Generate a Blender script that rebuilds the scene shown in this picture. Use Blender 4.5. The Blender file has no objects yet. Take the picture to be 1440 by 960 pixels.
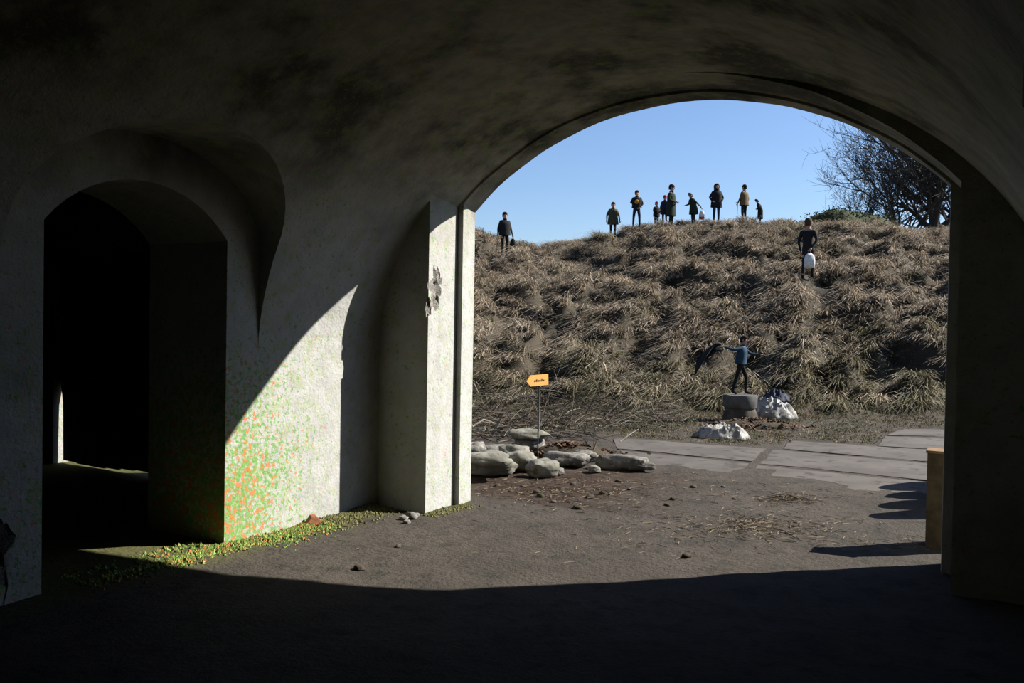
import bpy, bmesh, math, random
import numpy as np
from mathutils import Vector, Matrix, noise as mnoise

S = bpy.context.scene
COL = S.collection
PI = math.pi
random.seed(4)
rng = np.random.default_rng(7)

# ------------------------------------------------------------------ camera
FPX, PITCH, ROLL, TH = 1231.0, 0.0181, 0.0172, 0.5262
CAM = np.array([4.9647, 0.0, 1.65])
FW = np.array([-math.sin(TH)*math.cos(PITCH), math.cos(TH)*math.cos(PITCH), -math.sin(PITCH)])
RT = np.array([math.cos(TH), math.sin(TH), 0.0])
UP = np.cross(RT, FW)
CR = math.cos(ROLL)*RT + math.sin(ROLL)*UP
CU = -math.sin(ROLL)*RT + math.cos(ROLL)*UP
cam = bpy.data.cameras.new('camera')
cam.sensor_width = 36.0
cam.lens = FPX/1440*36.0
cam.clip_end = 500
camo = bpy.data.objects.new('camera', cam)
COL.objects.link(camo)
camo.matrix_world = Matrix(((CR[0], CU[0], -FW[0], CAM[0]), (CR[1], CU[1], -FW[1], CAM[1]),
                            (CR[2], CU[2], -FW[2], CAM[2]), (0, 0, 0, 1)))
S.camera = camo
S.view_settings.view_transform = 'Standard'
S.view_settings.look = 'None'
S.view_settings.exposure = 0.0
S.view_settings.gamma = 1.0
S.view_settings.use_curve_mapping = False

# ------------------------------------------------------------------ sky and sun
SUN_AZ = math.atan2(1.0, 0.945)          # from +Y towards +X
SUN_EL = math.radians(37.0)
w = bpy.data.worlds.new('world'); S.world = w; w.use_nodes = True
nt = w.node_tree; nt.nodes.clear()
wo = nt.nodes.new('ShaderNodeOutputWorld'); bg = nt.nodes.new('ShaderNodeBackground')
sky = nt.nodes.new('ShaderNodeTexSky'); sky.sky_type = 'NISHITA'; sky.sun_disc = False
sky.sun_elevation = SUN_EL; sky.sun_rotation = SUN_AZ; sky.air_density = 1.0; sky.dust_density = 0.4; sky.ozone_density = 1.5
bg.inputs['Strength'].default_value = 0.112
tint = nt.nodes.new('ShaderNodeMix'); tint.data_type = 'RGBA'; tint.blend_type = 'MULTIPLY'; tint.inputs[0].default_value = 1.0
tint.inputs[7].default_value = (1.0, 1.13, 1.37, 1)          # cool white balance of the photograph
nt.links.new(sky.outputs[0], tint.inputs[6]); nt.links.new(tint.outputs[2], bg.inputs['Color']); nt.links.new(bg.outputs[0], wo.inputs['Surface'])
sl = bpy.data.lights.new('sun_offscreen', 'SUN'); sl.energy = 14.0; sl.angle = math.radians(0.53); sl.color = (1.0, 0.955, 0.88)
so = bpy.data.objects.new('sun_offscreen', sl); COL.objects.link(so)
sdir = Vector((math.sin(SUN_AZ)*math.cos(SUN_EL), math.cos(SUN_AZ)*math.cos(SUN_EL), math.sin(SUN_EL)))
so.rotation_euler = sdir.to_track_quat('Z', 'Y').to_euler(); so.location = (20, 20, 20)

# ------------------------------------------------------------------ helpers
def ray(x, y): return FW + CR*((x-720)/FPX) + CU*((480-y)/FPX)
def on_z(x, y, z=0.0):
    d = ray(x, y); return CAM + d*((z-CAM[2])/d[2])
def at_depth(x, y, dep): return CAM + ray(x, y)*dep
def ab(P): d = np.asarray(P)[:2]-CAM[:2]; return d[0]*RT[0]+d[1]*RT[1], -d[0]*RT[1]+d[1]*RT[0]
def from_ab(a, b): return CAM[0]+RT[0]*a-RT[1]*b, CAM[1]+RT[1]*a+RT[0]*b

def tag(o, label=None, cat=None, group=None, kind=None):
    if label: o['label'] = label
    if cat: o['category'] = cat
    if group: o['group'] = group
    if kind: o['kind'] = kind
    return o
def empty(name, loc=(0, 0, 0), rz=0.0, parent=None):
    o = bpy.data.objects.new(name, None); COL.objects.link(o)
    o.empty_display_size = 0.1
    o.location = loc; o.rotation_euler = (0, 0, rz)
    if parent: o.parent = parent
    return o
def link_mesh(name, me, mats, parent=None, smooth=None):
    o = bpy.data.objects.new(name, me); COL.objects.link(o)
    for m in (mats if isinstance(mats, (list, tuple)) else [mats]): me.materials.append(m)
    if parent: o.parent = parent
    if smooth is not None:
        me.polygons.foreach_set('use_smooth', [True]*len(me.polygons))
        if smooth < 179: me.set_sharp_from_angle(angle=math.radians(smooth))
    return o

class MB:
    def __init__(s): s.v = []; s.f = []; s.m = []; s.c = []; s.mat = 0; s.col = (1, 1, 1)
    def vert(s, p): s.v.append((float(p[0]), float(p[1]), float(p[2]))); s.c.append(s.col); return len(s.v)-1
    def face(s, ids): s.f.append(tuple(ids)); s.m.append(s.mat)
    def tube(s, pts, rad, n=6, cap=True):
        pts = [Vector(p) for p in pts]; rings = []; prev = None
        for i, p in enumerate(pts):
            d = (pts[min(i+1, len(pts)-1)]-pts[max(i-1, 0)])
            if d.length < 1e-9: d = Vector((0, 0, 1))
            d.normalize()
            if prev is None:
                a = Vector((0, 0, 1)) if abs(d.z) < .9 else Vector((1, 0, 0))
                x = d.cross(a).normalized()
            else: x = (prev-d*prev.dot(d)).normalized()
            prev = x; y = d.cross(x); r = rad[i] if hasattr(rad, '__len__') else rad
            rings.append([s.vert(p+(x*math.cos(2*PI*k/n)+y*math.sin(2*PI*k/n))*r) for k in range(n)])
        for a, b in zip(rings, rings[1:]):
            for k in range(n): s.face((a[k], a[(k+1) % n], b[(k+1) % n], b[k]))
        if cap: s.face(rings[0][::-1]); s.face(rings[-1])
    def box(s, c, h, M=None):
        ids = []
        for dx in (-1, 1):
            for dy in (-1, 1):
                for dz in (-1, 1):
                    p = Vector((dx*h[0], dy*h[1], dz*h[2]))
                    if M is not None: p = M @ p
                    ids.append(s.vert(p+Vector(c)))
        for q in ((0, 1, 3, 2), (4, 6, 7, 5), (0, 4, 5, 1), (2, 3, 7, 6), (0, 2, 6, 4), (1, 5, 7, 3)): s.face([ids[i] for i in q])
    def prism(s, poly, axis_vec):   # poly: list of 3D points, extruded along axis_vec
        n = len(poly); a = [s.vert(p) for p in poly]; b = [s.vert(Vector(p)+Vector(axis_vec)) for p in poly]
        s.face(a[::-1]); s.face(b)
        for k in range(n): s.face((a[k], a[(k+1) % n], b[(k+1) % n], b[k]))
    def rings(s, rings, cap0=True, cap1=True):
        R = [[s.vert(p) for p in r] for r in rings]
        n = len(R[0])
        for a, b in zip(R, R[1:]):
            for k in range(n): s.face((a[k], a[(k+1) % n], b[(k+1) % n], b[k]))
        if cap0: s.face(R[0][::-1])
        if cap1: s.face(R[-1])
    def ellip(s, c, r, nu=10, nv=7, fn=None):
        rows = []
        for j in range(1, nv):
            t = PI*j/nv
            row = []
            for i in range(nu):
                a = 2*PI*i/nu
                d = Vector((math.sin(t)*math.cos(a), math.sin(t)*math.sin(a), math.cos(t)))
                k = fn(d) if fn else 1.0
                row.append(Vector((c[0]+d.x*r[0]*k, c[1]+d.y*r[1]*k, c[2]+d.z*r[2]*k)))
            rows.append(row)
        s.rings(rows, True, True)
    def mesh(s, name, color=False):
        me = bpy.data.meshes.new(name); me.from_pydata(s.v, [], s.f)
        me.polygons.foreach_set('material_index', s.m)
        if color:
            at = me.color_attributes.new('col', 'FLOAT_COLOR', 'POINT')
            at.data.foreach_set('color', np.c_[np.array(s.c), np.ones(len(s.c))].astype(np.float32).ravel())
        me.update(); return me
    def build(s, name, mats, parent=None, smooth=None, color=False, recalc=True):
        me = s.mesh(name, color)
        if recalc:
            bm = bmesh.new(); bm.from_mesh(me); bmesh.ops.recalc_face_normals(bm, faces=bm.faces); bm.to_mesh(me); bm.free()
        return link_mesh(name, me, mats, parent, smooth)

# ------------------------------------------------------------------ materials
def new_mat(name, rough=0.9, spec=0.2):
    m = bpy.data.materials.new(name); m.use_nodes = True
    b = m.node_tree.nodes['Principled BSDF']; b.inputs['Roughness'].default_value = rough
    b.inputs['Specular IOR Level'].default_value = spec
    return m, m.node_tree, b
AL = 0.72          # overall reflectance, set against the strength of the sun
class NT:
    """small wrapper for building node trees"""
    def __init__(s, nt): s.nt = nt
    def n(s, t, **kw):
        x = s.nt.nodes.new(t)
        for k, v in kw.items(): setattr(x, k, v)
        return x
    def link(s, a, b):
        if b.name == 'Base Color' or (b.name == 'Color' and b.node.bl_idname == 'ShaderNodeBsdfTranslucent'):
            x = s.n('ShaderNodeMix', data_type='RGBA', blend_type='MULTIPLY'); x.inputs[0].default_value = 1.0; x.inputs[7].default_value = (AL, AL, AL, 1)
            s.nt.links.new(a, x.inputs[6]); a = x.outputs[2]
        s.nt.links.new(a, b)
    def pos(s):
        if not hasattr(s, '_p'): s._p = s.n('ShaderNodeNewGeometry').outputs['Position']
        return s._p
    def obj(s):
        if not hasattr(s, '_o'): s._o = s.n('ShaderNodeTexCoord').outputs['Object']
        return s._o
    def noise(s, vec, scale, detail=4, rough=.55, off=0.0):
        x = s.n('ShaderNodeTexNoise'); x.inputs['Scale'].default_value = scale; x.inputs['Detail'].default_value = detail
        x.inputs['Roughness'].default_value = rough
        if off:
            m = s.n('ShaderNodeVectorMath', operation='ADD'); m.inputs[1].default_value = (off, off*1.7, off*.6); s.link(vec, m.inputs[0]); vec = m.outputs[0]
        s.link(vec, x.inputs['Vector']); return x.outputs['Fac']
    def ramp(s, fac, lo, hi, a=0.0, b=1.0):
        x = s.n('ShaderNodeMapRange', interpolation_type='SMOOTHSTEP'); x.inputs[1].default_value = lo; x.inputs[2].default_value = hi
        x.inputs[3].default_value = a; x.inputs[4].default_value = b; s.link(fac, x.inputs[0]); return x.outputs[0]
    def math(s, op, a, b=None):
        x = s.n('ShaderNodeMath', operation=op)
        for i, q in enumerate((a, b)):
            if q is None: continue
            if isinstance(q, (int, float)): x.inputs[i].default_value = q
            else: s.link(q, x.inputs[i])
        return x.outputs[0]
    def mix(s, fac, a, b):
        x = s.n('ShaderNodeMix', data_type='RGBA')
        for i, q in ((0, fac), (6, a), (7, b)):
            if isinstance(q, (int, float)): x.inputs[i].default_value = q
            elif isinstance(q, tuple): x.inputs[i].default_value = (*q, 1)
            else: s.link(q, x.inputs[i])
        return x.outputs[2]
    def bump(s, bsdf, h, strength=.4, dist=.02):
        x = s.n('ShaderNodeBump'); x.inputs['Strength'].default_value = strength; x.inputs['Distance'].default_value = dist
        s.link(h, x.inputs['Height']); s.link(x.outputs[0], bsdf.inputs['Normal'])
    def sep(s, vec):
        x = s.n('ShaderNodeSeparateXYZ'); s.link(vec, x.inputs[0]); return x.outputs

def mottled(name, c1, c2, scale=8, rough=.9, bump=.3, dist=.01, obj=False, spec=.2, c3=None):
    m, nt, b = new_mat(name, rough, spec); g = NT(nt); p = g.obj() if obj else g.pos()
    n = g.noise(p, scale, 5); c = g.mix(g.ramp(n, .35, .65), c1, c2)
    if c3: c = g.mix(g.ramp(g.noise(p, scale*3.3, 4, off=7), .55, .68), c, c3)
    g.link(c, b.inputs['Base Color'])
    if bump: g.bump(b, g.noise(p, scale*4, 5), bump, dist)
    return m
def plain(name, c, rough=.8, spec=.2):
    return mottled(name, c, tuple(x*.75 for x in c), 14, rough, .15, .004, True, spec)
def vcol(name, rough=.85, trans=0.0):
    m, nt, b = new_mat(name, rough, .15); g = NT(nt)
    a = g.n('ShaderNodeVertexColor'); a.layer_name = 'col'; g.link(a.outputs[0], b.inputs['Base Color'])
    if trans:
        t = g.n('ShaderNodeBsdfTranslucent'); g.link(a.outputs[0], t.inputs['Color'])
        mx = g.n('ShaderNodeMixShader'); mx.inputs[0].default_value = trans
        g.link(b.outputs[0], mx.inputs[1]); g.link(t.outputs[0], mx.inputs[2]); g.link(mx.outputs[0], nt.nodes['Material Output'].inputs['Surface'])
    return m

def plaster_mat(name, light, mid, stain, vlight, vmid, vdark, z0=2.1, z1=3.1, algae=1.0):
    """limewashed plaster; bare, blotchy brownish plaster on the vault (boundary broken up by noise)"""
    m, nt, b = new_mat(name, .92, .15); g = NT(nt); p = g.pos(); x, y, z = g.sep(p)
    n1 = g.noise(p, 1.1, 6, .6); n2 = g.noise(p, 6, 6, .6, 3.0); n3 = g.noise(p, 40, 3, .6, 9.0); n4 = g.noise(p, .55, 5, .6, 15.0)
    c = g.mix(g.ramp(n2, .35, .7), light, mid)
    c = g.mix(g.math('MULTIPLY', g.ramp(n1, .56, .78), .9), c, stain)
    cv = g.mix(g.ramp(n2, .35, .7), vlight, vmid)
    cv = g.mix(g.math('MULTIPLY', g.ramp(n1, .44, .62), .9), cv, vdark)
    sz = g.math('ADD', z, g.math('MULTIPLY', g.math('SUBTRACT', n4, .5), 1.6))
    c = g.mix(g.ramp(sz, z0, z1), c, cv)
    c = g.mix(g.math('MULTIPLY', g.ramp(n3, .55, .75), .25), c, mid)
    # algae: green film and orange lichen specks, densest low on the plaster next to the doorway
    dv = g.math('MULTIPLY', g.ramp(y, 2.0, 4.4), g.ramp(y, 5.7, 4.55)); dz = g.ramp(z, 2.2, .2)
    du = g.ramp(x, .45, .15)
    dens = g.math('MULTIPLY', g.math('MULTIPLY', dv, dz), du)
    base = g.math('ADD', g.math('MULTIPLY', dens, .15*algae), g.math('MULTIPLY', g.noise(p, 2.6, 4, .6, 21.0), .15))
    gs = g.math('ADD', g.noise(p, 27, 4, .7, 31.0), base)
    gsp = g.ramp(gs, .665, .74)
    os_ = g.math('ADD', g.noise(p, 21, 3, .6, 55.0), base)
    osp = g.ramp(os_, .75, .80)
    film = g.math('MULTIPLY', g.ramp(g.math('ADD', g.noise(p, 8, 4, .6, 77.0), base), .55, .85), .6*algae)
    c = g.mix(film, c, (light[0]*.70, light[1]*.84, light[2]*.34))
    c = g.mix(g.math('MULTIPLY', gsp, .8), c, (.12, .33, .05))
    c = g.mix(g.math('MULTIPLY', osp, .7), c, (.62, .15, .05))
    g.link(c, b.inputs['Base Color'])
    h = g.math('ADD', g.math('MULTIPLY', n2, .7), g.math('MULTIPLY', n3, .3))
    g.bump(b, h, .5, .035)
    return m
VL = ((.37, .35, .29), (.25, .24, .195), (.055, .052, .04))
M_WALL = plaster_mat('plaster_wall', (.47, .465, .445), (.39, .385, .37), (.26, .25, .23), *VL)
M_PIER = plaster_mat('plaster_pier', (.46, .455, .43), (.39, .385, .365), (.27, .28, .20), *VL, algae=.8)
M_VAULT = M_WALL
M_BROKEN = mottled('broken_plaster', (.34, .32, .29), (.22, .205, .18), 22, .95, .9, .02, c3=(.12, .10, .08))

def dirt_mat():
    m, nt, b = new_mat('dirt', .95, .1); g = NT(nt); p = g.pos(); x, y, z = g.sep(p)
    n1 = g.noise(p, 1.4, 6, .65); n2 = g.noise(p, 6, 7, .7, 4.0); n3 = g.noise(p, 30, 5, .7, 8.0)
    c = g.mix(g.ramp(n1, .35, .65), (.090, .076, .063), (.070, .060, .050))
    c = g.mix(g.math('MULTIPLY', g.ramp(n2, .48, .66), .75), c, (.040, .039, .032))
    c = g.mix(g.math('MULTIPLY', g.ramp(n3, .58, .75), .55), c, (.032, .028, .023))
    c = g.mix(g.math('MULTIPLY', g.ramp(g.noise(p, 60, 2, .5, 13.0), .66, .74), .5), c, (.15, .135, .115))
    # brown humus band between the gate and the boulders
    hb = g.math('MULTIPLY', g.math('MULTIPLY', g.ramp(y, 6.9, 7.5), g.ramp(y, 10.0, 8.9)), g.ramp(x, 2.6, 1.0))
    c = g.mix(g.math('MULTIPLY', hb, g.ramp(n2, .3, .55)), c, (.050, .032, .022))
    # moss along the left wall
    ms = g.math('MULTIPLY', g.ramp(g.math('ADD', x, g.math('MULTIPLY', n2, .8)), .85, .42), g.math('MULTIPLY', g.ramp(y, 1.8, 3.5), g.ramp(y, 7.0, 6.0)))
    c = g.mix(g.math('MULTIPLY', ms, .85), c, g.mix(g.ramp(n3, .4, .6), (.075, .085, .03), (.13, .12, .045)))
    g.link(c, b.inputs['Base Color'])
    g.bump(b, g.math('ADD', g.math('MULTIPLY', n2, .6), g.math('MULTIPLY', n3, .4)), .9, .06)
    return m
M_DIRT = dirt_mat()
M_SOIL = mottled('hill_soil', (.066, .051, .034), (.045, .037, .025), 1.6, .95, .6, .05, c3=(.05, .053, .024))
M_SLAB = mottled('concrete_slab', (.118, .104, .092), (.086, .076, .067), 1.7, .9, .35, .008, c3=(.06, .05, .042))
M_GRASS = vcol('dry_grass', .8, .12)
M_MOSS = vcol('moss', .9)
M_TWIG = vcol('twigs', .85)
M_STONE = mottled('pale_stone', (.26, .25, .215), (.15, .142, .115), 5, .9, .5, .015, True, c3=(.10, .105, .06))
M_STONE2 = mottled('grey_stone', (.22, .205, .185), (.10, .092, .082), 6, .9, .5, .015, True, c3=(.30, .285, .26))
M_BARK = mottled('bark', (.085, .072, .062), (.05, .043, .038), 6, .95, .3, .01)
M_WOODOLD = mottled('weathered_wood', (.120, .090, .052), (.075, .056, .033), 9, .85, .4, .006)
M_WOODPALE = mottled('bleached_wood', (.26, .235, .195), (.16, .14, .11), 9, .85, .4, .006, True)
M_ORANGE = mottled('orange_paint', (.98, .50, .12), (.92, .45, .10), 20, .5, .05, .002, True, .4)
M_INK = plain('dark_lettering', (.16, .07, .03))
M_BLACKMETAL = plain('black_metal', (.03, .03, .032), .5, .4)
M_GALV = plain('galvanised_metal', (.32, .32, .31), .45, .5)
M_TARP = mottled('white_plastic', (.36, .35, .33), (.22, .21, .19), 5, .6, .4, .02, True, .3, c3=(.11, .09, .065))
M_NAVY = plain('navy_cloth', (.035, .042, .075))
M_PEDESTAL = mottled('pedestal_concrete', (.12, .117, .112), (.075, .072, .068), 6, .8, .4, .01, True)
M_PEDLOW = mottled('pedestal_plinth', (.10, .085, .065), (.055, .047, .037), 6, .9, .5, .015, True)
M_LEAF = vcol('fallen_leaves', .8)
M_IVY = vcol('dark_foliage', .7, .1)
M_SKIN = plain('skin', (.50, .30, .22), .6)
M_EYE = plain('eye', (.02, .015, .012), .3)
M_LIP = plain('lips', (.35, .12, .10), .6)

# ------------------------------------------------------------------ the vaulted building, cut out of one block
UC, ZC, RR = 2.493, 0.6487, 2.867            # circle of the gate arch
VA, VS, VB, VF = 6.18, 6.69, 6.912, 6.96
def room_z(u):                                # vault intrados: ellipse halves above springing at z = 1.40
    A = 2.50 if u < 2.5 else 2.74
    t = min(1.0, abs(u-2.5)/A); return 1.40+2.135*math.sqrt(max(0.0, 1-t*t))
def room_profile():
    pts = [(0.0, -.25), (0.0, 1.40)]
    for i in range(1, 56):
        t = PI-PI*i/56
        A = 2.50 if math.cos(t) < 0 else 2.74
        u = 2.5+A*math.cos(t); pts.append((u, 1.40+2.135*math.sin(t)))
    pts += [(5.24, 1.40), (5.24, -.25)]
    return pts
def arch_profile(uL, uR, dr, n=40):
    R = RR+dr
    zl = ZC+math.sqrt(R*R-(uL-UC)**2); zr = ZC+math.sqrt(R*R-(uR-UC)**2)
    a0 = math.atan2(zl-ZC, uL-UC); a1 = math.atan2(zr-ZC, uR-UC)
    return [(uL, -.25)]+[(UC+R*math.cos(a0+(a1-a0)*i/n), ZC+R*math.sin(a0+(a1-a0)*i/n)) for i in range(n+1)]+[(uR, -.25)]
def wob(p, k=.007, f=2.3):
    n = mnoise.noise_vector(Vector(p)*f); return Vector(p)+Vector((n.x, n.y*.2, n.z))*k
def cutter_from_profiles(stations, wobble=0.0):
    mb = MB(); rg = []
    for v, prof in stations:
        r = []
        for i, (u, z) in enumerate(prof):
            q = Vector((u, v, z))
            if wobble and 2 <= i < len(prof)-2: q = wob(q, wobble*max(0.0, min(1.0, (z-1.42)/.7)))
            r.append(q)
        rg.append(r)
    mb.rings(rg)
    return mb
def obj_from(mb):
    me = mb.mesh('cut'); bm = bmesh.new(); bm.from_mesh(me)
    bmesh.ops.triangulate(bm, faces=[f for f in bm.faces if len(f.verts) > 3]); bmesh.ops.recalc_face_normals(bm, faces=bm.faces)
    bm.to_mesh(me); bm.free()
    o = bpy.data.objects.new('cut', me); COL.objects.link(o); return o
blk = MB(); blk.box((1.25, .03-.02, 2.6), (8.25, 6.95, 3.4)); block = obj_from(blk)      # v -6.94 .. 6.96
block.name = 'block'
cutters = []
rp = room_profile()
cutters.append(cutter_from_profiles([(v, rp) for v in np.linspace(-6.2, VA, 14)], .012))
cutters.append(cutter_from_profiles([(VA-.02, arch_profile(.535, 4.62, .022)), (VA+.25, arch_profile(.512, 4.62, .022)), (VS, arch_profile(.487, 4.60, .022))], .01))
cutters.append(cutter_from_profiles([(VS-.01, arch_profile(.545, 4.53, 0)), (VS+.1, arch_profile(.53, 4.52, 0)), (VB, arch_profile(.503, 4.515, 0)), (VF+.03, arch_profile(.495, 4.512, .0))], .014))
# lunette over the doorway
def yz_prism(poly, u0, u1):
    mb = MB(); mb.prism([Vector((u0, y, z)) for y, z in poly], (u1-u0, 0, 0)); return mb
lun = [(2.75, 1.42), (4.74, 1.42)]+[(3.745+1.0*math.cos(t), 2.22+.64*math.sin(t)) for t in np.linspace(0, PI, 25)]
cutters.append(yz_prism(lun, 0.0, 1.6))
# door passage
hw, rise, zs = .686, .33, 2.225
rc = (hw*hw+rise*rise)/(2*rise); a0 = math.asin(hw/rc)
door = [(3.749-hw, -.25), (3.749+hw, -.25)]+[(3.749+rc*math.sin(a), zs+rise-rc+rc*math.cos(a)) for a in np.linspace(a0, -a0, 17)]
cutters.append(yz_prism(door, -.9, .05))
# next chamber, its gate opening, and the side passage opposite the door
c = MB(); c.box((-3.45, 2.4, 1.5), (2.6, 3.45, 1.75)); cutters.append(c)
c = MB(); c.box((-3.2, 6.4, 1.05), (1.12, .62, 1.3)); cutters.append(c)
c = MB(); c.box((6.6, .3, 1.05), (1.9, 2.8, 1.3)); cutters.append(c)
def blob(c, r, seed, amp=.35, nu=20, nv=14):
    mb = MB(); mb.ellip(c, r, nu, nv, lambda d: 1+amp*mnoise.noise(d*2.6+Vector((seed, seed, 0)))+amp*.5*mnoise.noise(d*6+Vector((0, seed, 3)))); return mb
CHIP = (.545, 6.31, 1.96)
cutters.append(blob(CHIP, (.05, .115, .20), 3.1, .5))
cutters.append(blob((.54, 6.18, 1.80), (.04, .05, .09), 5.2, .4, 14, 10))
HOLE = (.055, 2.60, .30)
cutters.append(blob(HOLE, (.10, .30, .36), 8.4, .45))
for i, cmb in enumerate(cutters):
    co = obj_from(cmb); co.name = 'cutter'
    md = block.modifiers.new('b', 'BOOLEAN'); md.operation = 'DIFFERENCE'; md.solver = 'EXACT'; md.object = co
dg = bpy.context.evaluated_depsgraph_get()
shell = bpy.data.meshes.new_from_object(block.evaluated_get(dg))
for o in [o for o in COL.objects if o.name.startswith(('cutter', 'block'))]: bpy.data.objects.remove(o)
def region(c, n):
    u, v, z = c
    if (Vector(c)-Vector(CHIP)).length < .26 and .38 < u < .60 and 6.1 < v < 6.62 and (u < .535-(v-6.18)*.094-.0025) and abs(n[1]) < .96 and (abs(v-6.18) > .003): 
        return 'broken_plaster'
    if (Vector(c)-Vector(HOLE)).length < .52 and u < -.004 and v < 3.05: return 'broken_plaster_low'
    if abs(u-9.5) < .01 or abs(u+7.0) < .01 or abs(v-6.96) < .004 or abs(v+6.94) < .01 or abs(z-6.0) < .01 or abs(z+.8) < .01: return 'wall_outer'
    if u < -.86: return 'wall_chamber'
    if v > VA-.004: return 'wall_front'
    if v < -6.1: return 'wall_back'
    if u > 5.2 or (u > 4.6 and abs(n[2]) < .5 and z < 1.4): return 'wall_right'
    if u < -.004: return 'wall_doorway'
    if u < .003: return 'wall_left'
    return 'ceiling'
groups = {}
for poly in shell.polygons: groups.setdefault(region(tuple(poly.center), tuple(poly.normal)), []).append(poly.index)
MATS = dict(wall_outer=M_PIER, wall_chamber=M_WALL, wall_front=M_PIER, wall_back=M_WALL, wall_right=M_WALL,
            wall_left=M_WALL, wall_doorway=M_WALL, ceiling=M_VAULT, broken_plaster=M_BROKEN, broken_plaster_low=M_BROKEN)
shell_objs = {}
for nm, ids in groups.items():
    bm = bmesh.new(); bm.from_mesh(shell); bm.faces.ensure_lookup_table(); keep = set(ids)
    bmesh.ops.delete(bm, geom=[f for f in bm.faces if f.index not in keep], context='FACES')
    me = bpy.data.meshes.new(nm); bm.to_mesh(me); bm.free(); me.materials.clear()
    shell_objs[nm] = link_mesh('broken_plaster' if nm.startswith('broken') else nm, me, MATS[nm], None, 30)
STRUCT = dict(wall_left='pale plastered wall with arched doorway, speckled green and orange', wall_front='thick end wall with rebated jambs of the open arched gateway',
              ceiling='blotchy plastered barrel vault with lunette over the doorway', wall_right='plastered wall opposite the arched doorway',
              wall_back='plastered end wall away from the gateway', wall_outer='outer masonry faces of the vaulted building', wall_doorway='plastered reveals of the arched doorway', wall_chamber='plastered walls of the chamber behind the arched doorway')
for nm, lb in STRUCT.items():
    if nm in shell_objs: tag(shell_objs[nm], lb, 'ceiling' if nm == 'ceiling' else 'wall', kind='structure')
if 'broken_plaster' in shell_objs:
    o = shell_objs['broken_plaster']; o.parent = shell_objs['wall_front']; o['label'] = 'rough patch of broken grey plaster'
if 'broken_plaster_low' in shell_objs:
    o = shell_objs['broken_plaster_low']; o.parent = shell_objs['wall_left']; o['label'] = 'dark hole in the plaster'

# plank gate closing the chamber's own gateway; daylight shows along one edge and below it
gt = empty('plank_gate', (-3.2, 5.93, 0)); tag(gt, 'closed dark plank gate with daylight leaking along its edge and foot', 'gate')
for i in range(9):
    mb = MB(); x0 = -1.055+i*.2415; lo = .062-.018*math.sin(i*.9)-.012*i/8
    if i == 0: mb.prism([Vector((x0, 0, lo)), Vector((x0+.24, 0, lo-.005)), Vector((x0+.24, 0, 2.35)), Vector((x0-.065, 0, 2.35)), Vector((x0-.065, 0, .95)), Vector((x0-.012, 0, .72))], (0, .04, 0))
    else: mb.prism([Vector((x0-.001, 0, lo)), Vector((x0+.2425, 0, lo-.004)), Vector((x0+.2425, 0, 2.35)), Vector((x0-.001, 0, 2.35))], (0, .04, 0))
    mb.build('plank', M_WOODOLD, gt)
for zz in (.5, 1.8):
    mb = MB(); mb.box((.06, -.02, zz), (1.03, .02, .06)); mb.build('ledge', M_WOODOLD, gt)

# ------------------------------------------------------------------ ground
def yard_z(u, v):
    q = Vector((u, v, 0))
    z = .016*mnoise.noise(q*.9)+.010*mnoise.noise(q*2.7+Vector((5, 0, 0)))+.006*mnoise.noise(q*7)
    # lumpy soil between gate and boulders
    k = max(0, 1-((u-.6)/1.6)**2)*max(0, 1-((v-8.2)/1.1)**2)
    if k > 0: z += k*.045*max(-.3, mnoise.noise(q*4.5+Vector((0, 9, 0))))
    if u < .55 and v < 6.1: z += .03*max(0, 1-max(0, u)/.5)*max(0, min(1, (v-2.5)))
    return z
def grid_mesh(name, xs, ys, fn, mats, smooth=179, label=None):
    nx, ny = len(xs), len(ys)
    V = np.array([(x, y, fn(x, y)) for y in ys for x in xs], dtype=float)
    F = [(j*nx+i, j*nx+i+1, (j+1)*nx+i+1, (j+1)*nx+i) for j in range(ny-1) for i in range(nx-1)]
    me = bpy.data.meshes.new(name); me.from_pydata(V.tolist(), [], F); me.update()
    return link_mesh(name, me, mats, None, smooth)
fl = grid_mesh('floor', np.arange(-6.6, 9.01, .12), np.append(np.arange(-6.5, 6.9, .1), 6.985), yard_z, M_DIRT)
tag(fl, 'trodden earth floor of the vault', 'floor', kind='structure')
gx = np.concatenate([np.arange(-42, -9, 3.0), np.arange(-9, 9, .1), np.arange(9, 48, 3.0)])
gy = np.concatenate([np.arange(6.98, 17, .1), np.arange(17, 26, .5)])
yard = grid_mesh('ground', gx, gy, lambda u, v: yard_z(u, v) if -9 < u < 9 and v < 17 else 0.0, M_DIRT)
tag(yard, 'earth yard with concrete slabs in front of the gateway', 'ground', kind='structure')
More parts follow.
